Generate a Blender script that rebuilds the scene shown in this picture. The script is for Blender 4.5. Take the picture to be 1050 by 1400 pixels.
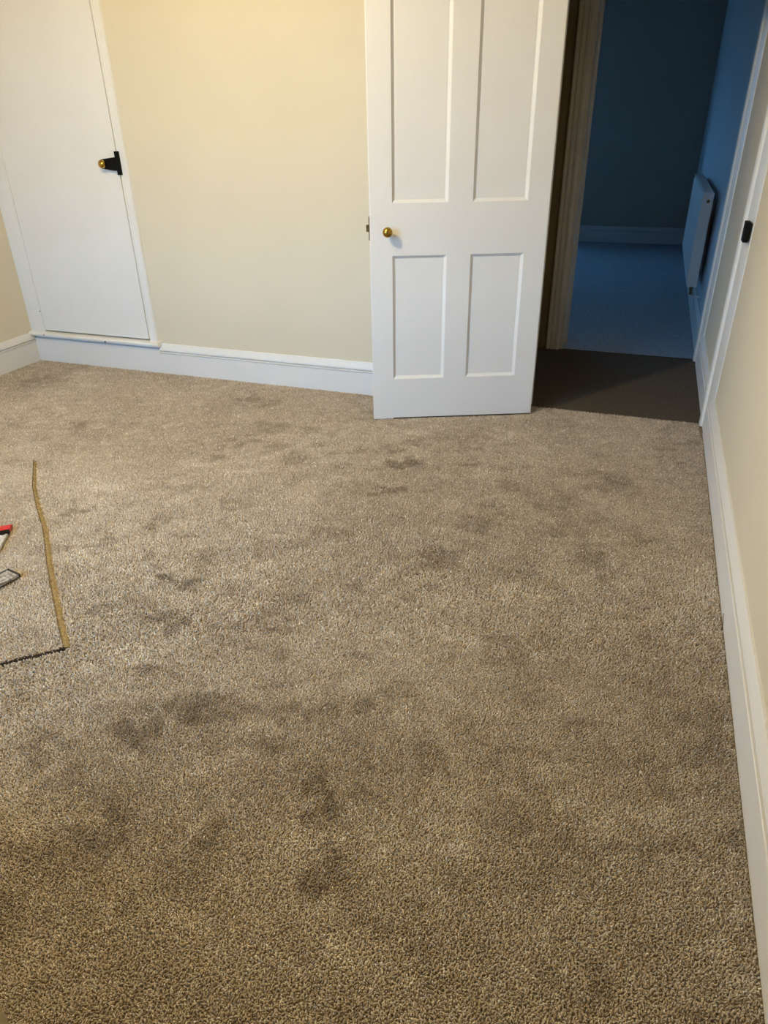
import bpy, bmesh, math, random
import numpy as np
from mathutils import Matrix, Vector
random.seed(4); rng = np.random.default_rng(7)
for o in list(bpy.data.objects): bpy.data.objects.remove(o)
C = bpy.context.scene.collection
scn = bpy.context.scene

# ------------------------------------------------------------------ camera
cam_d = bpy.data.cameras.new('camera'); cam = bpy.data.objects.new('camera', cam_d); C.objects.link(cam)
cam_d.sensor_fit = 'VERTICAL'; cam_d.sensor_height = 36.0; cam_d.lens = 962.2/1400*36.0
cam_d.clip_start = .02
RT = [[0.94298, 0.33252, -0.01449], [0.14961, -0.46235, -0.87399], [-0.29732, 0.82199, -0.48574]]
cam.matrix_world = Matrix(((RT[0][0], -RT[1][0], -RT[2][0], -0.4114),
                           (RT[0][1], -RT[1][1], -RT[2][1], -3.6201),
                           (RT[0][2], -RT[1][2], -RT[2][2], 1.38), (0, 0, 0, 1)))
scn.camera = cam

# ------------------------------------------------------------------ world, lamp, windows' daylight, exposure
SKY = (0.19, 0.52, 1.0)
world = bpy.data.worlds.new('sky'); scn.world = world; world.use_nodes = True
wn = world.node_tree; bg = wn.nodes['Background']; bg.inputs[1].default_value = 19.5
# dusk: one even blue sky above the horizon, dim ground below it
wt = wn.nodes.new('ShaderNodeTexCoord'); ws = wn.nodes.new('ShaderNodeSeparateXYZ'); wr = wn.nodes.new('ShaderNodeValToRGB')
wr.color_ramp.elements[0].position = .48; wr.color_ramp.elements[0].color = (.05, .06, .07, 1)
wr.color_ramp.elements[1].position = .52; wr.color_ramp.elements[1].color = (*SKY, 1)
wm = wn.nodes.new('ShaderNodeMath'); wm.operation = 'MULTIPLY_ADD'; wm.inputs[1].default_value = .5; wm.inputs[2].default_value = .5
wn.links.new(wt.outputs['Generated'], ws.inputs[0]); wn.links.new(ws.outputs['Z'], wm.inputs[0])
wn.links.new(wm.outputs[0], wr.inputs[0]); wn.links.new(wr.outputs[0], bg.inputs[0])
lamp_d = bpy.data.lights.new('pendant_lamp_light', 'POINT'); lamp_d.energy = 170; lamp_d.color = (1, .82, .47)
lamp_d.shadow_soft_size = .035
lamp = bpy.data.objects.new('pendant_lamp_light', lamp_d); C.objects.link(lamp); lamp.location = (-2.2, -2.0, 2.28)
def portal(name, loc, sx, sz, rz):
    d = bpy.data.lights.new(name, 'AREA'); d.shape = 'RECTANGLE'; d.size = sx; d.size_y = sz
    d.cycles.is_portal = True
    o = bpy.data.objects.new(name, d); C.objects.link(o); o.location = loc
    o.rotation_euler = (math.pi/2, 0, rz)
portal('window_portal', (-2.65, -3.56, 1.45), 2.1, 1.9, math.pi)
portal('far_window_portal', (-3.25, 6.36, 1.525), 1.3, 1.55, 0)
scn.view_settings.view_transform = 'Standard'; scn.view_settings.look = 'None'
scn.view_settings.gamma = 1; scn.view_settings.use_curve_mapping = False
scn.view_settings.exposure = -0.45

# ------------------------------------------------------------------ materials
def mat(name, col, rough=.5, metal=0, spec=.5, vary=0.0, vscale=3.0, bump=0.0, bscale=60.0, sheen=0):
    m = bpy.data.materials.new(name); m.use_nodes = True; nt = m.node_tree; N = nt.nodes; L = nt.links
    b = N['Principled BSDF']
    b.inputs['Base Color'].default_value = (*col, 1); b.inputs['Roughness'].default_value = rough
    b.inputs['Metallic'].default_value = metal; b.inputs['Specular IOR Level'].default_value = spec
    if sheen: b.inputs['Sheen Weight'].default_value = sheen
    tc = N.new('ShaderNodeTexCoord')
    if vary:
        n = N.new('ShaderNodeTexNoise'); n.inputs['Scale'].default_value = vscale; n.inputs['Detail'].default_value = 6
        L.new(tc.outputs['Object'], n.inputs['Vector'])
        r = N.new('ShaderNodeValToRGB')
        r.color_ramp.elements[0].position = .3; r.color_ramp.elements[1].position = .7
        r.color_ramp.elements[0].color = (*[c*(1-vary) for c in col], 1)
        r.color_ramp.elements[1].color = (*[min(1, c*(1+vary)) for c in col], 1)
        L.new(n.outputs['Fac'], r.inputs['Fac']); L.new(r.outputs['Color'], b.inputs['Base Color'])
    if bump:
        n = N.new('ShaderNodeTexNoise'); n.inputs['Scale'].default_value = bscale; n.inputs['Detail'].default_value = 4
        L.new(tc.outputs['Object'], n.inputs['Vector'])
        bp = N.new('ShaderNodeBump'); bp.inputs['Strength'].default_value = bump; bp.inputs['Distance'].default_value = .004
        L.new(n.outputs['Fac'], bp.inputs['Height']); L.new(bp.outputs['Normal'], b.inputs['Normal'])
    return m
M = {}
M['wall'] = mat('magnolia_emulsion', (.68, .61, .472), .85, spec=.2, vary=.02, vscale=2, bump=.06, bscale=90)
M['end_wall'] = mat('shaded_grey_emulsion', (.46, .43, .36), .85, spec=.2, vary=.02, vscale=2, bump=.06, bscale=90)  # grey holds the shade of the unlit end wall
M['shade_brown'] = mat('passage_shade_brown', (.17, .125, .075), .8, spec=.2, vary=.1)  # deep passage shade put into the colour as dark brown
M['far_wall'] = mat('dusk_tinted_emulsion', (.60, .67, .72), .85, spec=.2, vary=.02, vscale=2, bump=.06, bscale=90)  # blue of the dusk light mixed into the wall colour
M['ceiling'] = mat('ceiling_low_bounce', (.42, .40, .36), .9, spec=.2, bump=.05)  # unseen ceiling, darkened so less light bounces back
M['gloss'] = mat('white_eggshell_paint', (.75, .738, .715), .42, spec=.28, vary=.02, vscale=4, bump=.03, bscale=45)
M['gloss_old_dim'] = mat('old_white_shaded', (.50, .47, .42), .45, spec=.4, vary=.05, vscale=6, bump=.05, bscale=60)  # old white, darkened further for the shade in the passage
M['front_wall'] = mat('low_bounce_tan', (.36, .31, .23), .85, spec=.2, vary=.05)  # unseen walls, toned down to lower the bounce in the room
M['jamb'] = mat('cream_jamb_paint', (.60, .53, .40), .5, vary=.05, vscale=5)
M['brass'] = mat('aged_brass', (.45, .29, .06), .25, 1, vary=.25, vscale=40)
M['dull_brass'] = mat('dull_dark_brass', (.20, .15, .08), .45, .8, vary=.3, vscale=40)
M['black'] = mat('black_enamel', (.005, .005, .005), .7, spec=.12)
M['steel'] = mat('dull_steel', (.42, .42, .43), .35, .5, vary=.8, vscale=90)
M['darksteel'] = mat('dark_edge', (.03, .03, .035), .5, .3)
M['rad'] = mat('white_radiator_enamel', (.80, .80, .78), .35, spec=.5)
M['darkhole'] = mat('dark_inside', (.05, .045, .04), .9)
M['carpet_base'] = mat('carpet_backing', (.28, .23, .165), .95, spec=.1, vary=.3, vscale=120)
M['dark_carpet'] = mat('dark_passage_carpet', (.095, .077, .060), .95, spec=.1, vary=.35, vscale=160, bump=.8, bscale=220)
M['far_carpet'] = mat('dusk_tinted_carpet', (.38, .43, .49), .95, spec=.1, vary=.25, vscale=70, bump=.8, bscale=160)  # carpet colour tinted with the blue dusk light
M['jute'] = mat('tan_jute_edge', (.29, .22, .115), .9, spec=.1, vary=.3, vscale=70, bump=.8, bscale=200)
M['cut_edge'] = mat('dark_cut_edge', (.05, .035, .025), .95, spec=.1, vary=.4, vscale=90)
M['pile_shade'] = mat('pile_shade_brown', (.15, .11, .065), .95, spec=.1, vary=.4, vscale=90)  # brown for the pile's shadow along the jute
M['red'] = mat('red_print', (.50, .02, .03), .35, vary=.1)
M['silver'] = mat('silver_grey_print', (.50, .50, .51), .35, .2, vary=.3, vscale=60)
M['board'] = mat('bare_hall_board', (.30, .22, .14), .7, vary=.2)
def glass_mat():
    m = bpy.data.materials.new('window_glass'); m.use_nodes = True; nt = m.node_tree; N = nt.nodes
    N.remove(N['Principled BSDF'])
    mx = N.new('ShaderNodeMixShader'); t = N.new('ShaderNodeBsdfTransparent'); g = N.new('ShaderNodeBsdfGlossy')
    g.inputs['Roughness'].default_value = .02; mx.inputs[0].default_value = .06
    nt.links.new(t.outputs[0], mx.inputs[1]); nt.links.new(g.outputs[0], mx.inputs[2])
    nt.links.new(mx.outputs[0], N['Material Output'].inputs[0]); return m
M['glass'] = glass_mat()

def pile_mat():
    m = bpy.data.materials.new('carpet_tuft'); m.use_nodes = True; nt = m.node_tree; N = nt.nodes; L = nt.links
    b = N['Principled BSDF']; b.inputs['Roughness'].default_value = .8; b.inputs['Specular IOR Level'].default_value = .25
    b.inputs['Sheen Weight'].default_value = .4; b.inputs['Sheen Roughness'].default_value = .5
    b.inputs['Sheen Tint'].default_value = (1, .95, .88, 1)
    a = N.new('ShaderNodeAttribute'); a.attribute_type = 'INSTANCER'; a.attribute_name = 'tone'
    r = N.new('ShaderNodeValToRGB'); e = r.color_ramp.elements
    e[0].position = 0; e[0].color = (.115, .088, .060, 1)
    e[1].position = 1; e[1].color = (.90, .84, .74, 1)
    x = e.new(.35); x.color = (.325, .262, .197, 1)
    x = e.new(.6); x.color = (.55, .465, .37, 1)
    L.new(a.outputs['Fac'], r.inputs['Fac'])
    L.new(r.outputs['Color'], b.inputs['Base Color'])
    return m
M['pile'] = pile_mat()

# ------------------------------------------------------------------ mesh helpers
def link(name, me, material, parent=None):
    o = bpy.data.objects.new(name, me); C.objects.link(o)
    if material is not None: me.materials.append(material)
    if parent is not None: o.parent = parent
    return o
def obj(name, bm, material, parent=None, smooth=False):
    me = bpy.data.meshes.new(name)
    bmesh.ops.recalc_face_normals(bm, faces=bm.faces)
    bm.to_mesh(me); bm.free()
    if smooth:
        for f in me.polygons: f.use_smooth = True
    return link(name, me, material, parent)
def box(bm, x0, x1, y0, y1, z0, z1, bevel=0):
    r = bmesh.ops.create_cube(bm, size=1)
    vs = r['verts']
    bmesh.ops.scale(bm, vec=(x1-x0, y1-y0, z1-z0), verts=vs)
    bmesh.ops.translate(bm, vec=((x0+x1)/2, (y0+y1)/2, (z0+z1)/2), verts=vs)
    if bevel:
        es = list({e for v in vs for e in v.link_edges})
        bmesh.ops.bevel(bm, geom=es, offset=bevel, segments=2, affect='EDGES', profile=.5)
    return bm
def bx(*a, **k): return box(bmesh.new(), *a, **k)
def prism(pts, a, b):
    """extrude a closed loop of points: pts are 3D vectors, a->b is the extrusion offset range along vector"""
    bm = bmesh.new()
    v0 = [bm.verts.new(Vector(p)+Vector(a)) for p in pts]; v1 = [bm.verts.new(Vector(p)+Vector(b)) for p in pts]
    bm.faces.new(v0); bm.faces.new(v1[::-1]); n = len(pts)
    for i in range(n): bm.faces.new((v0[i], v0[(i+1) % n], v1[(i+1) % n], v1[i]))
    return bm
def lathe(prof, seg=28, M4=None):
    """prof: (radius, height) list; axis along local z, moved by M4"""
    bm = bmesh.new(); rings = []
    for r, h in prof:
        if r < 1e-6: rings.append([bm.verts.new((0, 0, h))])
        else: rings.append([bm.verts.new((r*math.cos(2*math.pi*i/seg), r*math.sin(2*math.pi*i/seg), h)) for i in range(seg)])
    for A, B in zip(rings, rings[1:]):
        for i in range(seg):
            j = (i+1) % seg
            if len(A) == 1 and len(B) == 1: continue
            if len(A) == 1: bm.faces.new((A[0], B[i], B[j]))
            elif len(B) == 1: bm.faces.new((A[i], A[j], B[0]))
            else: bm.faces.new((A[i], A[j], B[j], B[i]))
    if M4 is not None: bmesh.ops.transform(bm, matrix=M4, verts=bm.verts)
    return bm
def tube(pts, r, seg=8):
    bm = bmesh.new(); rings = []
    for i, p in enumerate(pts):
        p = Vector(p); d = (Vector(pts[min(i+1, len(pts)-1)])-Vector(pts[max(i-1, 0)])).normalized()
        s = d.cross(Vector((.31, .27, .91))).normalized(); t = d.cross(s)
        rings.append([bm.verts.new(p+r*(math.cos(2*math.pi*k/seg)*s+math.sin(2*math.pi*k/seg)*t)) for k in range(seg)])
    for A, B in zip(rings, rings[1:]):
        for k in range(seg): bm.faces.new((A[k], A[(k+1) % seg], B[(k+1) % seg], B[k]))
    bm.faces.new(rings[0]); bm.faces.new(rings[-1][::-1])
    return bm
def empty(name, loc=(0, 0, 0), rz=0):
    o = bpy.data.objects.new(name, None); C.objects.link(o); o.location = loc; o.rotation_euler = (0, 0, rz)
    o.empty_display_size = .1
    return o
def structure(o, label):
    o['kind'] = 'structure'; o['label'] = label; return o
def thing(o, label, cat, group=None):
    o['label'] = label; o['category'] = cat
    if group: o['group'] = group
    return o
def multi(*boxes):
    bm = bmesh.new()
    for b in boxes: box(bm, *b)
    return bm

# ------------------------------------------------------------------ setting: shells
H = 2.62                       # ceiling height
XL, YF = -4.172, -3.40         # left wall, front wall faces
DX0, DX1 = -0.885, -0.03       # doorway
# floors (three carpets meet at the doorways)
floor = structure(obj('floor', bx(XL-.15, .15, YF-.15, .085, -.08, 0), M['carpet_base']), 'beige twist pile carpet floor of the cream room')
floor_p = structure(obj('floor_passage', bx(-2.3, .15, .085, 1.25, -.08, .004), M['dark_carpet']), 'dark brown carpet floor of the small passage beyond the open door')
floor_f = structure(obj('floor_far_room', bx(-4.4, .15, 1.25, 6.35, -.08, .006), M['far_carpet']), 'carpet floor of the far room with blue dusk light tinted into it')
floor_h = structure(obj('floor_hall', bx(-1.6, .15, -5.2, YF-.15, -.08, 0), M['board']), 'floor of the space behind the camera')
structure(obj('ceiling', bx(-4.4, .15, -5.2, 6.35, H, H+.1), M['ceiling']), 'plain ceiling over the rooms, darkened to cut bounced light')
# right wall: one plane through room, passage and far room
structure(obj('wall_right', bx(0, .15, -5.2, 1.24, 0, H), M['wall']), 'cream right wall running on into the passage')
structure(obj('wall_far_right', bx(0, .15, 1.24, 6.35, 0, H), M['far_wall']), 'right wall of the far room behind the radiator, tinted with blue dusk light')
# back wall with cupboard recess and doorway
CX0, CX1, CZ0, CZ1 = -4.056, -3.244, .205, 2.10
structure(obj('wall_back', multi((XL-.15, CX0, 0, .13, 0, H), (CX0, CX1, 0, .13, 0, CZ0), (CX0, CX1, 0, .13, CZ1, H), (CX1, DX0, 0, .13, 0, H),
          (DX0, 0, 0, .13, 2.0, H)), M['wall']), 'cream back wall between the cupboard and the open door')
structure(obj('wall_left', bx(XL-.15, XL, YF-.15, 0, 0, H), M['wall']), 'cream left wall beside the cupboard')
# front wall with a window and the doorway the photograph is taken from
WX0, WX1, WZ0, WZ1 = -3.7, -1.6, .50, 2.40
GZ0, GZ1 = .80, 2.15
FX0, FX1 = -.95, -.06
structure(obj('wall_front', multi((XL-.15, WX0, YF-.13, YF, 0, H), (WX0, WX1, YF-.13, YF, 0, WZ0), (WX0, WX1, YF-.13, YF, WZ1, H),
          (WX1, FX0-.005, YF-.13, YF, 0, H), (FX0-.005, 0, YF-.13, YF, 2.02, H)), M['front_wall']), 'front wall with the window, behind the camera, darkened to cut bounced light')
structure(obj('wall_hall', multi((-1.6, .15, -5.3, -5.2, 0, H), (-1.7, -1.6, -5.3, YF-.13, 0, H)), M['front_wall']), 'wall of the hall behind the camera')
# passage and far room
structure(obj('wall_partition', multi((-2.4, -.884, 1.24, 1.40, 0, H), (-.884, 0, 1.24, 1.40, 2.0, H)), M['shade_brown']), 'partition wall with the second doorway')
structure(obj('wall_passage', bx(-1.12, -1.02, .13, 1.24, 0, H), M['shade_brown']), 'end wall of the passage')
GX0, GX1 = -3.9, -2.6
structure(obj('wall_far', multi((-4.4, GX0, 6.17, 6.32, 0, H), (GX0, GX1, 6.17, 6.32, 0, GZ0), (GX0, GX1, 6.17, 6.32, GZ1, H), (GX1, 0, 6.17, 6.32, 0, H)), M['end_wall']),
          'end wall of the far room, its shade put into a dull grey')
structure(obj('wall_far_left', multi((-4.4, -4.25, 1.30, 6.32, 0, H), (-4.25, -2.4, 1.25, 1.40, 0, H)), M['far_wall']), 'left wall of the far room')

def window(name, x0, x1, y, z0, z1, label):
    r = empty(name, ((x0+x1)/2, y, z0)); structure(r, label)
    w = x1-x0; h = z1-z0
    f = bmesh.new()
    for b in ((-w/2, -w/2+.06, -.04, .04, 0, h), (w/2-.06, w/2, -.04, .04, 0, h), (-w/2, w/2, -.04, .04, 0, .07), (-w/2, w/2, -.04, .04, h-.06, h)): box(f, *b)
    obj('window_frame', f, M['gloss'], r)
    obj('glazing_bar', bx(-w/2+.06, w/2-.06, -.025, .025, h/2-.02, h/2+.02), M['gloss'], r)
    obj('glazing_bar', bx(-.015, .015, -.02, .02, .07, h-.06), M['gloss'], r)
    for sx in (-1, 1):
        for a, b in ((.07, h/2-.02), (h/2+.02, h-.06)):
            obj('pane', bx(min(sx*.015, sx*(w/2-.06)), max(sx*.015, sx*(w/2-.06)), -.002, .002, a, b), M['glass'], r)
    return r
window('window_1', WX0, WX1, YF-.07, WZ0, WZ1, 'white sash window in the front wall')
window('window_2', GX0, GX1, 6.25, GZ0, GZ1, 'white sash window in the end wall of the far room')

# ------------------------------------------------------------------ skirting boards (profile: depth from wall, height)
SK = [(0, 0), (.018, 0), (.018, .134), (.0225, .137), (.0245, .1395), (.0245, .142), (.0225, .144), (.0100, .1445), (.0080, .147), (.0080, .1500), (.0190, .1505), (.0200, .153), (.0195, .158), (.0165, .168), (.0115, .181), (.0085, .190), (.0065, .193), (0, .193)]
def skirt(name, p0, p1, inward, label, prof=SK):
    """p0 -> p1 along the wall face, inward = unit vector from the wall into the room"""
    p0 = Vector((*p0, 0)); p1 = Vector((*p1, 0)); n = Vector((*inward, 0))
    pts = [n*d+Vector((0, 0, z)) for d, z in prof]
    o = obj(name, prism(pts, p0, p1), M['gloss']); structure(o, label); return o
flat = [(0, 0), (.018, 0), (.018, .158), (.0165, .160), (0, .160)]
skirt('baseboard_back', (-3.18, 0), (-.985, 0), (0, -1), 'white moulded skirting board along the back wall up to the open door')
skirt('baseboard_cupboard', (XL, 0), (-3.18, 0), (0, -1), 'plain white skirting board under the cupboard sill', flat)
skirt('baseboard_left', (XL, YF), (XL, -.018), (1, 0), 'white moulded skirting board along the left wall')
skirt('baseboard_right', (0, YF), (0, -.052), (-1, 0), 'white moulded skirting board along the right wall')
skirt('baseboard_passage', (0, .100), (0, 1.13), (-1, 0), 'short white skirting board on the right wall of the passage')
skirt('baseboard_far_right', (0, 1.32), (0, 6.17), (-1, 0), 'white skirting board under the radiator in the far room')
skirt('baseboard_far', (-4.25, 6.17), (-.0205, 6.17), (0, -1), 'skirting board on the dark end wall of the far room')
skirt('baseboard_front', (XL+.02, YF), (FX0-.09, YF), (0, 1), 'white skirting board along the front wall')

# ------------------------------------------------------------------ door linings and architraves
# right side of the first doorway: a stop edge and a flat architrave, both on the right wall
def jamb_strip(name, y0, y1, ytop, label):
    # plan outline (x,y), x negative = into the opening
    pl = [(0, y1), (-.005, y1), (-.0115, y1+.03), (-.0165, y1+.075), (-.0175, ytop-.060), (-.0165, ytop-.057), (-.018, ytop-.053), (-.026, ytop-.050), (-.031, ytop-.042), (-.031, ytop), (0, ytop)]
    o = obj(name, prism([(x, y, 0) for x, y in pl], (0, 0, .004), (0, 0, 2.0)), M['gloss'])
    structure(o, label); return o
t1 = jamb_strip('trim_1', .10, -.10, .096, 'white door lining and architrave on the right wall holding a black keep')
t2 = jamb_strip('trim_2', 1.24, 1.105, 1.245, 'narrow white door trim further along the right wall')
keep = obj('lock_keep', bx(-.034, -.014, -.105, -.030, .903, .983, bevel=.001), M['black'], t1); keep['label'] = 'black box keep for the rim lock'
ks = obj('keep_slot', bx(-.035, -.0325, -.060, -.036, .930, .958), M['darkhole'], t1)
# left lining of first doorway (hidden side) and its head
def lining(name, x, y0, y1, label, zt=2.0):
    o = obj(name, multi((x-.032, x, y0, y1, .004, zt), (x, x+.012, (y0+y1)/2+.01, (y0+y1)/2+.03, .004, zt)), M['gloss_old_dim']); return structure(o, label)
structure(obj('trim_3', multi((DX0-.10, DX0-.002, -.016, 0, .004, 2.09), (DX0-.032, DX0, 0, .13, .004, 2.0), (DX0-.10, -.0, -.016, 0, 2.0, 2.09), (DX0, 0, 0, .13, 1.98, 2.0)), M['gloss']),
          'white door frame on the hinge side behind the open door')
# left side of the second doorway: ridged casing on the partition, jamb behind it
cas = [(-.968, 1.24), (-.968, 1.222), (-.960, 1.216), (-.952, 1.216), (-.948, 1.222), (-.940, 1.222), (-.936, 1.214), (-.922, 1.214), (-.918, 1.221), (-.910, 1.221), (-.906, 1.214), (-.892, 1.214), (-.886, 1.224), (-.882, 1.226), (-.882, 1.24)]
t4 = structure(obj('trim_4', prism([(x, y, 0) for x, y in cas], (0, 0, .004), (0, 0, 2.05)), M['gloss_old_dim']), 'ridged old white casing left of the second doorway, darkened as in shade')
structure(obj('trim_5', multi((-.884, -.860, 1.236, 1.401, .004, 2.0), (-.861, -.846, 1.37, 1.398, .004, 2.0), (-.97, 0, 1.214, 1.24, 2.0, 2.07)), M['gloss_old_dim']), 'plain door jamb inside the second doorway')
# casing of the doorway beside the camera
t6 = structure(obj('trim_6', multi((FX0-.005-.025, FX0, YF-.13, YF+.002, 0, 2.02), (FX0-.08, FX0, YF, YF+.021, 0, 2.08), (FX0-.005, FX1, YF-.13, YF, 2.0, 2.03)), M['jamb']),
          'cream door jamb at the near left corner of the view')
# joint strips where carpets meet
structure(obj('trim_7', bx(DX0, -.031, .078, .092, .0, .006), M['dark_carpet']), 'dark joint between the carpets in the doorway')

# ------------------------------------------------------------------ open four-panel door
ang = math.atan2(.387, .922)
door = empty('door_1', (-1.636, -.365, .008), ang)
structure(door, 'white four panel door standing open with a brass knob')
DT = .040; W = .8334; DH = 1.972
us = [0, .104, .362, .475, .730, W]; zs = [0, .214, .815, 1.043, 1.852, DH]
def dpart(name, x0, x1, z0, z1, y0=0, y1=DT, bevel=0):
    return obj(name, bx(x0, x1, y0, y1, z0, z1, bevel=bevel), M['gloss'], door)
def stile(x_in, x_out, z0):
    s = 1 if x_out > x_in else -1; r = .003
    pl = [(x_in, 0), (x_out-s*r, 0), (x_out-s*r*.3, r*.3), (x_out, r), (x_out, DT-r), (x_out-s*r*.3, DT-r*.3), (x_out-s*r, DT), (x_in, DT)]
    obj('stile', prism([(x, y, 0) for x, y in pl], (0, 0, z0), (0, 0, DH)), M['gloss'], door)
stile(us[1], us[0], 0); stile(us[4], us[5], .004)
dpart('rail', us[1], us[4], .005, zs[1]); dpart('rail', us[1], us[4], zs[2], zs[3]); dpart('rail', us[1], us[4], zs[4], DH)
dpart('muntin', us[2], us[3], zs[1], zs[2]); dpart('muntin', us[2], us[3], zs[3], zs[4])
def panel(x0, x1, z0, z1):
    """sunk panel with a sloped moulding all round, on both faces"""
    bm = bmesh.new()
    for side in (0, 1):
        def P(x, z, d): return bm.verts.new((x, d if side == 0 else DT-d, z))
        rows = []
        for ins, d in ((0, .0012), (.0025, .003), (.008, .0085), (.013, .0125), (.0155, .0135), (.0175, .0125)):
            rows.append([P(x0+ins, z0+ins, d), P(x1-ins, z0+ins, d), P(x1-ins, z1-ins, d), P(x0+ins, z1-ins, d)])
        for A, B in zip(rows, rows[1:]):
            for i in range(4): bm.faces.new((A[i], A[(i+1) % 4], B[(i+1) % 4], B[i]))
        bm.faces.new(rows[-1])
    obj('panel', bm, M['gloss'], door)
for a, b in ((us[1], us[2]), (us[3], us[4])):
    panel(a, b, zs[1], zs[2]); panel(a, b, zs[3], zs[4])
KN = [(0, 0), (.024, 0), (.0245, .002), (.022, .005), (.010, .007), (.0085, .020), (.011, .026), (.019, .031), (.0243, .039), (.0255, .047), (.0235, .056), (.0175, .0635), (.009, .067), (0, .068)]
def knob(parent, loc, M3, s=1.0):
    k = obj('knob', lathe([(r*s, h*s) for r, h in KN if not (h <= .007 and r > .012)], M4=Matrix.Translation(loc) @ M3), M['brass'], parent, smooth=True)
    obj('knob_rose', lathe([(0, .0), (.019*s, .0), (.019*s, .003*s), (.011*s, .007*s), (0, .007*s)], M4=Matrix.Translation(loc) @ M3), M['brass'], k, smooth=False)
    k['label'] = 'round brass knob'; return k
ROT = Matrix.Rotation(math.pi/2, 4, 'X')    # lathe z axis -> -y (towards the room)
knob(door, (.080, 0, .925), ROT, .90)
# rim lock on the hidden face, its forend and latch bolt show past the leading edge
lk = obj('rim_lock', multi((-.0015, .13, DT, DT+.020, .895, .985)), M['black'], door); lk['label'] = 'rim lock on the face turned to the wall'
fe = obj('lock_forend', prism([(0, .008, .885), (0, .036, .885), (0, .036, .985), (0, .008, .985)], (-.004, 0, 0), (.002, 0, 0)), M['dull_brass'], lk)
obj('latch_bolt', prism([(-.003, .014, .922), (-.016, .014, .922), (-.010, .032, .922), (-.003, .032, .922)], (0, 0, 0), (0, 0, .030)), M['dull_brass'], lk)
for z in (.22, 1.70):
    h = obj('hinge', lathe([(0, 0), (.006, 0), (.006, .09), (0, .09)], 12, Matrix.Translation((W+.003, DT+.004, z))), M['gloss_old_dim'], door)

# ------------------------------------------------------------------ built-in cupboard in the left corner
cup = empty('built_in_cupboard', (-3.65, 0, .165))
thing(cup, 'tall white built-in cupboard in the left corner with black latch and brass knob', 'cupboard')
def cp(name, bm, m, parent=cup, **k):
    bmesh.ops.translate(bm, vec=(3.65, 0, -.165), verts=bm.verts); return obj(name, bm, m, parent, **k)
FT = 2.16
cp('frame_stile', bx(XL, CX0, -.014, 0, .195, FT, bevel=.0015), M['gloss'])
frp = [(CX1, 0), (CX1, -.013), (CX1+.003, -.016), (CX1+.012, -.016), (CX1+.015, -.0125), (CX1+.036, -.0125), (CX1+.040, -.016), (CX1+.049, -.015), (CX1+.054, -.008), (CX1+.056, 0)]
fr = cp('frame_stile', prism([(x, y, 0) for x, y in frp], (0, 0, .195), (0, 0, FT)), M['gloss'])
cp('frame_head', bx(CX0, CX1, -.014, 0, 2.10, FT), M['gloss'])
cp('carcass', multi((CX0, CX1, .5, .51, .2, 2.1), (CX0-.01, CX0, .12, .5, .2, 2.1), (CX1, CX1+.01, .12, .5, .2, 2.1), (CX0, CX1, .12, .5, .19, .205), (CX0, CX1, .12, .5, 2.09, 2.1)), M['darkhole'])
cd = cp('cupboard_door', bx(CX0+.0012, CX1-.0060, -.012, .010, .2140, 2.096, bevel=.0012), M['gloss'])
sill = cp('sill', bmesh.new(), M['gloss'])
s = bmesh.new()
bm = prism([(0, 0, .1602), (0, -.003, .1602), (0, -.003, .177), (0, -.040, .178), (0, -.046, .181), (0, -.047, .192), (0, -.042, .198), (0, -.022, .203), (0, 0, .205)], (XL, 0, 0), (-3.168, 0, 0))
bmesh.ops.translate(bm, vec=(3.65, 0, -.165), verts=bm.verts); bm.to_mesh(sill.data); bm.free()
# dark gap lines are real gaps; screw heads / old holes in the paint
sc = cp('screw_hole', lathe([(0, 0), (.004, 0), (.004, .001), (0, .001)], 10, Matrix.Translation((-4.045, -.0475, .190)) @ ROT), M['darkhole'])
cp('screw_hole', lathe([(0, 0), (.006, 0), (.006, .001), (0, .001)], 10, Matrix.Translation((-3.56, -.0475, .184)) @ ROT), M['darkhole'])
cp('screw_hole', lathe([(0, 0), (.004, 0), (.004, .001), (0, .001)], 10, Matrix.Translation((-4.062, -.014, .335)) @ ROT), M['darkhole'])
# rim latch: body on the door, taller keep on the frame, knob on the body
bd = cp('latch', prism([(-3.345, 0, 1.170), (-3.345, 0, 1.216), (-3.262, 0, 1.226), (-3.2495, 0, 1.226), (-3.2495, 0, 1.160), (-3.262, 0, 1.160)], (0, -.036, 0), (0, -.012, 0)), M['black'], cd)
bd['label'] = 'black rim latch'
kb = obj('knob', lathe([(r*.86, h*.86) for r, h in KN if not (h <= .007 and r > .012)], M4=Matrix.Translation((-3.324+3.65, -.013, 1.194-.165)) @ ROT), M['brass'], cd, smooth=True); kb['label'] = 'round brass knob on the latch'
kp = cp('latch_keep', bx(-3.2475, -3.229, -.036, -.012, 1.138, 1.256, bevel=.002), M['black'], fr); kp['label'] = 'black latch keep'

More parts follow.
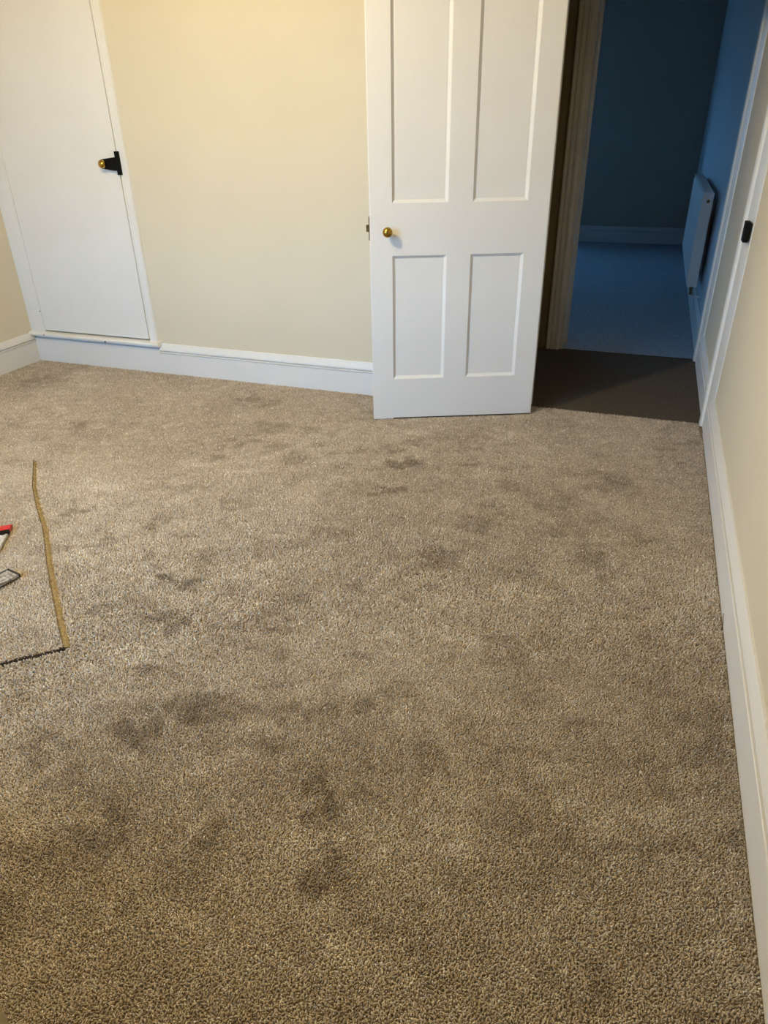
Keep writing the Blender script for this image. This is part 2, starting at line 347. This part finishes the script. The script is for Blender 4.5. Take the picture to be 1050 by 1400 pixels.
# ------------------------------------------------------------------ radiator in the far room
rad = empty('radiator', (-.075, 3.0, .287))
thing(rad, 'white panel radiator on the right wall of the blue lit far room', 'radiator')
RL, RH = .96, .636
def fluted(x, y0, y1, z0, z1, n, depth, parent, name):
    bm = bmesh.new(); cols = []
    ys = np.linspace(y0, y1, n*4+1)
    for i, y in enumerate(ys):
        d = 0 if i % 4 in (0, 1) else depth
        if i < 3 or i > len(ys)-4: d = 0
        col = []
        for z, xx in ((z0, .012), (z0+.012, .002), (z0+.03, 0), (z0+.045, d), (z1-.045, d), (z1-.03, 0), (z1-.012, .002), (z1, .012)):
            col.append(bm.verts.new((x+xx, y, z)))
        cols.append(col)
    for A, B in zip(cols, cols[1:]):
        for k in range(len(A)-1): bm.faces.new((A[k], B[k], B[k+1], A[k+1]))
    r = bmesh.ops.extrude_face_region(bm, geom=bm.faces[:])
    bmesh.ops.translate(bm, vec=(.012, 0, 0), verts=[g for g in r['geom'] if isinstance(g, bmesh.types.BMVert)])
    return obj(name, bm, M['rad'], parent)
fluted(-.035, -RL+.004, RL-.004, .01, RH-.012, 38, .003, rad, 'front_panel')
obj('back_panel', bx(.024, .036, -RL+.004, RL-.004, .01, RH-.012), M['rad'], rad)
for sy in (-1, 1):
    sp = obj('side_cover', bx(-.030, .035, min(sy*RL, sy*(RL-.004)), max(sy*RL, sy*(RL-.004)), .014, RH-.008, bevel=.0015), M['rad'], rad)
    obj('bleed_plug', lathe([(0, 0), (.011, 0), (.011, .008), (.006, .010), (0, .010)], 16, Matrix.Translation((.004, sy*RL, RH-.055)) @ Matrix.Rotation(math.pi/2*(1 if sy < 0 else -1), 4, 'X')), M['dull_brass'], sp)
tg = bmesh.new(); box(tg, -.033, .036, -RL, RL, RH-.010, RH-.004)
for k in range(60):
    y = -RL+.03+k*(2*RL-.06)/59; box(tg, -.022, .026, y-.010, y+.002, RH-.004, RH)
obj('top_grille', tg, M['rad'], rad)
obj('convector_fins', multi(*[(-.018, .022, -RL+.05+k*.04, -.0+-RL+.052+k*.04, .04, RH-.04) for k in range(46)]), M['rad'], rad)['kind'] = 'stuff'
for sy in (-1, 1):
    v = obj('valve', lathe([(0, 0), (.009, 0), (.009, .03), (.013, .034), (.013, .05), (.008, .055), (0, .055)], 14, Matrix.Translation((.004, sy*(RL-.03), -.045))), M['dull_brass'], rad)
    obj('pipe', tube([(.004, sy*(RL-.03), -.04), (.006, sy*(RL-.03), -.052), (.020, sy*(RL-.03), -.058), (.0735, sy*(RL-.03), -.058)], .0075), M['rad'], v)
    obj('wall_bracket', bx(.036, .0745, sy*.6-.02, sy*.6+.02, .06, RH-.08), M['rad'], rad)

# ------------------------------------------------------------------ carpet pile: tufts as real geometry
MARKS = [(-1.33, -0.83, 0.084, 0.054), (-1.3, -1.11, 0.062, 0.034), (-1.78, -1.99, 0.089, 0.036), (-1.69, -2.18, 0.065, 0.031), (-1.51, -2.6, 0.067, 0.047), (-1.4, -2.48, 0.08, 0.06), (-1.38, -2.9, 0.097, 0.074), (-0.85, -2.8, 0.069, 0.051), (-0.93, -2.66, 0.037, 0.075), (-1.12, -2.51, 0.041, 0.043), (-2.48, -1.66, 0.055, 0.053), (-0.88, -1.27, 0.085, 0.078), (-0.4, -0.73, 0.087, 0.126), (-2.15, -0.63, 0.114, 0.069), (-2.29, -0.32, 0.074, 0.047), (-1.11, -2.83, 0.051, 0.039), (-1.57, -2.37, 0.047, 0.038), (-3.07, -0.87, 0.055, 0.055), (-0.39, -1.4, 0.041, 0.094), (-0.96, -1.58, 0.078, 0.101), (-1.33, -1.52, 0.044, 0.032), (-0.09, -2.12, 0.056, 0.113), (-0.7, -2.9, 0.042, 0.02), (-2.42, -0.29, 0.105, 0.048), (-2.1, -1.69, 0.046, 0.035), (-0.53, -1.17, 0.098, 0.31), (-0.63, -2.01, 0.085, 0.093), (-0.78, -2.46, 0.09, 0.087), (-1.16, -2.91, 0.092, 0.065), (-1.9, -2.17, 0.048, 0.033), (-1.93, -1.93, 0.053, 0.025), (-3.83, -0.35, 0.139, 0.077), (-1.74, -1.13, 0.046, 0.029), (-1.84, -1.41, 0.076, 0.038), (-1.21, -0.49, 0.108, 0.054), (-0.05, -2.73, 0.08, 0.079)]
STRENGTH = [1.1, .9, 1.2, .8, 1.2, .9, .8, .9, .8, .8, .9, .5, .6, .4, .5, .6, .8, .6, .5, .6, .5, .4, .5, .5, .6, .3, .35, .4, .4, .7, .6, .4, .4, .4, .3, -.15]
def vnoise(x, y, s, seed):
    """smooth value noise on numpy arrays"""
    g = np.random.default_rng(seed).random((256, 256)); u = x/s+97.3; v = y/s+61.7
    i = np.floor(u).astype(int); j = np.floor(v).astype(int); fu = u-i; fv = v-j
    fu = fu*fu*(3-2*fu); fv = fv*fv*(3-2*fv)
    a = g[i % 256, j % 256]; b = g[(i+1) % 256, j % 256]; c = g[i % 256, (j+1) % 256]; d = g[(i+1) % 256, (j+1) % 256]
    return (a*(1-fu)+b*fu)*(1-fv)+(c*(1-fu)+d*fu)*fv
OFF = np.array([(-2.972, -1.344), (-2.779, -1.559), (-2.639, -1.689), (-2.455, -1.849), (-2.271, -2.033), (-2.123, -2.172), (-1.990, -2.295), (-1.884, -2.390),
                (-1.910, -2.416), (-1.956, -2.455), (-2.013, -2.508), (-2.60, -3.06), (-3.62, -2.02)])
def inside(x, y, P):
    r = np.zeros(len(x), bool); n = len(P)
    for i in range(n):
        (x0, y0), (x1, y1) = P[i], P[(i+1) % n]
        if y0 == y1: continue
        c = ((y0 > y) != (y1 > y)) & (x < (x1-x0)*(y-y0)/(y1-y0)+x0); r ^= c
    return r
def tuft_tree():
    nt = bpy.data.node_groups.new('tufts', 'GeometryNodeTree')
    nt.interface.new_socket('Geometry', in_out='INPUT', socket_type='NodeSocketGeometry')
    nt.interface.new_socket('Geometry', in_out='OUTPUT', socket_type='NodeSocketGeometry')
    N = nt.nodes; L = nt.links
    gi = N.new('NodeGroupInput'); go = N.new('NodeGroupOutput')
    cone = N.new('GeometryNodeMeshCone'); cone.inputs['Vertices'].default_value = 5; cone.inputs['Side Segments'].default_value = 2
    cone.fill_type = 'TRIANGLE_FAN'
    cone.inputs['Radius Top'].default_value = .0013; cone.inputs['Radius Bottom'].default_value = .0025; cone.inputs['Depth'].default_value = .0072
    sm = N.new('GeometryNodeSetShadeSmooth'); L.new(cone.outputs['Mesh'], sm.inputs['Geometry'])
    ms = N.new('GeometryNodeSetMaterial'); ms.inputs['Material'].default_value = M['pile']; L.new(sm.outputs[0], ms.inputs['Geometry'])
    ip = N.new('GeometryNodeInstanceOnPoints'); L.new(gi.outputs[0], ip.inputs['Points']); L.new(ms.outputs[0], ip.inputs['Instance'])
    for nm, dt, sock in (('rot', 'FLOAT_VECTOR', 'Rotation'), ('size', 'FLOAT', 'Scale')):
        a = N.new('GeometryNodeInputNamedAttribute'); a.data_type = dt; a.inputs['Name'].default_value = nm
        if sock == 'Rotation':
            e = N.new('FunctionNodeEulerToRotation'); L.new(a.outputs[0], e.inputs[0]); L.new(e.outputs[0], ip.inputs['Rotation'])
        else: L.new(a.outputs[0], ip.inputs[sock])
    L.new(ip.outputs[0], go.inputs[0]); return nt
TREE = tuft_tree()
def pile(name, x, y, z, parent, seed, scale=1.0):
    n = len(x); r = np.random.default_rng(seed)
    me = bpy.data.meshes.new(name); me.vertices.add(n)
    co = np.empty((n, 3), np.float32); co[:, 0] = x; co[:, 1] = y; co[:, 2] = z; me.vertices.foreach_set('co', co.ravel())
    # tone: heather mix; shading of nap patches and trodden marks painted into it
    broad = vnoise(x, y, .55, 1)*.5+vnoise(x, y, .22, 2)*.3+vnoise(x, y, .09, 3)*.2-.5
    fine = vnoise(x, y, .035, 5)-.5
    tone = .50+.10*r.standard_normal(n)+.27*broad+.10*fine
    tone += np.where(r.random(n) < .07, r.random(n)*.45, 0)
    # trodden marks: ragged blotches, edges broken up at the scale of the tufts
    ca, sa = .9430, .3325; mk = np.zeros(n)
    wx = x+.09*(vnoise(x, y, .07, 8)-.5)+.05*(vnoise(x, y, .025, 9)-.5); wy = y+.09*(vnoise(x, y, .07, 10)-.5)+.05*(vnoise(x, y, .025, 11)-.5)
    for (mx, my, a, b), s in zip(MARKS, STRENGTH):
        u = (wx-mx)*ca+(wy-my)*sa; v = -(wx-mx)*sa+(wy-my)*ca
        d = np.sqrt((u/a)**2+(v/b)**2); t = np.clip((1.35-d)/.8, 0, 1); mk += s*t*t*(3-2*t)
    mk *= .55+.9*vnoise(x, y, .03, 12)
    # random smudges of pile brushed the other way, longer across the view than along it
    u = x*ca+y*sa; v = -x*sa+y*ca
    sm = vnoise(u*.6+.02*vnoise(x, y, .04, 15), v+.03*vnoise(x, y, .03, 16), .07, 13)*.6+vnoise(u*.6, v, .03, 14)*.4
    t = np.clip((sm-.60)/.16, 0, 1); mk += .6*t*t*(3-2*t)*np.clip(vnoise(x, y, .5, 17)*1.7-.35, 0, 1)
    t = np.clip((.36-sm)/.16, 0, 1); mk -= .35*t*t*(3-2*t)
    mk = np.minimum(mk, 1.3)
    tone = np.clip(tone-.25*mk, 0, 1).astype(np.float32)
    rot = np.empty((n, 3), np.float32)
    rot[:, 0] = r.normal(.10, .33, n)+.35*broad; rot[:, 1] = r.normal(-.05, .33, n)+.3*mk; rot[:, 2] = r.random(n)*6.28
    size = (scale*(.85+.35*r.random(n))).astype(np.float32)
    for nm, dt, ar in (('tone', 'FLOAT', tone), ('size', 'FLOAT', size)):
        me.attributes.new(nm, dt, 'POINT').data.foreach_set('value', ar)
    me.attributes.new('rot', 'FLOAT_VECTOR', 'POINT').data.foreach_set('vector', rot.ravel())
    o = link(name, me, M['pile'], parent); o['kind'] = 'stuff'; o['label'] = 'short twist carpet pile'
    md = o.modifiers.new('tufts', 'NODES'); md.node_group = TREE
    return o
def grid(x0, x1, y0, y1, s, seed):
    r = np.random.default_rng(seed)
    gx, gy = np.meshgrid(np.arange(x0, x1, s), np.arange(y0, y1, s)); gx = gx.ravel(); gy = gy.ravel()
    gx = gx+(r.random(len(gx))-.5)*s*.95; gy = gy+(r.random(len(gy))-.5)*s*.95
    k = (gx > x0) & (gx < x1) & (gy > y0) & (gy < y1); return gx[k], gy[k]
def cam_dist(x, y): return np.hypot(x+.41, y+3.62)
ax, ay = grid(-2.9, -.021, YF+.024, -1.0, .0036, 1); ka = cam_dist(ax, ay)+.5*np.random.default_rng(31).random(len(ax)) < 2.1
bx_, by_ = grid(XL+.020, -.021, YF+.024, .076, .0047, 3); kb_ = cam_dist(bx_, by_)+.5*np.random.default_rng(32).random(len(bx_)) >= 2.1
gx = np.concatenate([ax[ka], bx_[kb_]]); gy = np.concatenate([ay[ka], by_[kb_]]); gsize = np.concatenate([np.full(ka.sum(), .86), np.full(kb_.sum(), 1.1)])
k = ~((gy > -.021) & (gx < DX0+.004)) & ~inside(gx, gy, OFF)
k &= ~((gx > -.034) & (gy > -.11))
du = (gx+1.636)*math.cos(ang)+(gy+.365)*math.sin(ang); dv = -(gx+1.636)*math.sin(ang)+(gy+.365)*math.cos(ang)
k &= ~((du > .0) & (du < W) & (dv > -.002) & (dv < DT))          # tufts left out under the door so its gap shadow shows
pile('carpet_pile', gx[k], gy[k], 0., floor, 2, gsize[k])

# ------------------------------------------------------------------ loose carpet offcut and the two items lying on it
def poly_prism(P, z0, z1): return prism([(x, y, 0) for x, y in P], (0, 0, z0), (0, 0, z1))
oc = obj('carpet_offcut', poly_prism(OFF, .001, .007), M['carpet_base'])
thing(oc, 'loose beige carpet offcut with a tan right edge lying at left on the carpet', 'carpet offcut')
gx, gy = grid(-3.65, -1.88, -3.08, -1.33, .0042, 5); k = inside(gx, gy, OFF)
pile('offcut_pile', gx[k], gy[k], .007, oc, 6)
def edge_strip(P, w, h, z0, name, m, jitter=.002):
    """a ragged rounded strip along a polyline, outward side given by the normal to the right of travel"""
    P = [Vector((*q, 0)) for q in P]; Q = []
    for a, b in zip(P, P[1:]):
        n = max(2, int((b-a).length/.012))
        Q += [a.lerp(b, i/n) for i in range(n)]
    Q.append(P[-1]); bm = bmesh.new(); rows = []
    for i, q in enumerate(Q):
        d = (Q[min(i+1, len(Q)-1)]-Q[max(i-1, 0)]).normalized(); n = Vector((-d.y, d.x, 0)); t = i/(len(Q)-1)
        ww = w(t)+random.uniform(-jitter, jitter); hh = h+random.uniform(-.001, .001)
        rows.append([bm.verts.new(q+n*o+Vector((0, 0, z))) for o, z in ((-.004, z0), (-.004, z0+hh), (ww*.45, z0+hh*.92), (ww*.85, z0+hh*.55), (ww, z0))])
    for A, B in zip(rows, rows[1:]):
        for j in range(5): bm.faces.new((A[j], A[(j+1) % 5], B[(j+1) % 5], B[j]))
    bm.faces.new(rows[0]); bm.faces.new(rows[-1][::-1])
    return obj(name, bm, m, oc)
jt = edge_strip(OFF[:8], lambda t: .008+.010*min(1, t*2.2), .012, .001, 'jute_edge', M['jute']); jt['label'] = 'tan jute edge'
edge_strip(OFF[:8], lambda t: .0, .0148, .001, 'pile_shade_line', M['pile_shade'], .0008)  # thin added strip painted as the pile's shadow beside the jute
ce = edge_strip(OFF[7:12], lambda t: .005, .0115, .001, 'cut_edge', M['cut_edge'], .0006); ce['label'] = 'dark cut edge'

# flat printed pouch, only its corner reaches into the picture
T = Vector((-2.583, -1.873, 0)); a = Vector((-.60, -.80, 0)); b = Vector((.51, -.86, 0))
po = empty('packet', (T.x, T.y, .018))
thing(po, 'red topped silver packet corner poking in at the left edge on the offcut', 'packet')
def quad_bm(f0, f1, la, lb, z0, z1):
    """slab between fractions f0..f1 across direction b, length la along a, softly pillowed"""
    bm = bmesh.new(); n = 10; rows = []
    for i in range(n+1):
        s = i/n
        rows.append([bm.verts.new(a*(la*s)+b*(lb*(f0+(f1-f0)*j/4))+Vector((0, 0, z0+(z1-z0)*(.25+.75*math.sin(math.pi*min(1, .08+s*.9)))*(1 if 0 < j < 4 else .8)))) for j in range(5)])
    for A, B in zip(rows, rows[1:]):
        for j in range(4): bm.faces.new((A[j], A[j+1], B[j+1], B[j]))
    r = bmesh.ops.extrude_face_region(bm, geom=bm.faces[:])
    for v in [g for g in r['geom'] if isinstance(g, bmesh.types.BMVert)]: v.co.z = 0
    return bm
obj('body', quad_bm(.36, 1, .30, .19, .004, .020), M['silver'], po)
rb = obj('top_band', quad_bm(0, .22, .30, .19, .004, .026), M['red'], po); rb['label'] = 'red band'
bbm = bmesh.new()
for i in range(30):
    p = a*(.01*i); w0 = .19*.22; w1 = .19*(.36+(.03 if i % 2 else -.02))
    q = [p+b*w0, p+a*.0102+b*w0, p+a*.0102+b*w1, p+b*w1]
    z = .012+.008*math.sin(math.pi*(.1+i/34))
    lo = [bbm.verts.new(v) for v in q]; hi = [bbm.verts.new(v+Vector((0, 0, z))) for v in q]
    bbm.faces.new(lo); bbm.faces.new(hi)
    for j in range(4): bbm.faces.new((lo[j], lo[(j+1) % 4], hi[(j+1) % 4], hi[j]))
sb = obj('serrated_band', bbm, M['black'], po); sb['label'] = 'black toothed band'
# flat steel tool
fs = empty('flat_steel_tool', (-2.320, -2.137, .019), math.atan2(-.97, -.20))
thing(fs, 'dull grey flat steel tool end poking in at left, nearer than the red packet', 'tool')
bl = obj('blade', prism([(0, -.030, 0), (.06, -.028, 0), (.26, -.02, 0), (.26, .02, 0), (.06, .030, 0), (0, .031, 0)], (0, 0, .003), (0, 0, .012)), M['steel'], fs)
obj('blade_edge', prism([(-.004, -.033, 0), (.26, -.024, 0), (.26, -.019, 0), (.004, -.028, 0), (.004, .029, 0), (-.004, .034, 0)], (0, 0, 0), (0, 0, .0135)), M['darksteel'], bl)
obj('handle', prism([(.24, -.014, 0), (.36, -.016, 0), (.36, .016, 0), (.24, .014, 0)], (0, 0, .0), (0, 0, .022)), M['black'], fs)

# one stray carpet thread standing against the right skirting
th = obj('loose_thread', tube([(-.0225, -1.672, .001), (-.0215, -1.660, .014), (-.0225, -1.643, .026), (-.022, -1.630, .036)], .0011, 6), M['cut_edge'])
thing(th, 'tiny dark loose carpet thread standing against the right skirting board', 'thread')
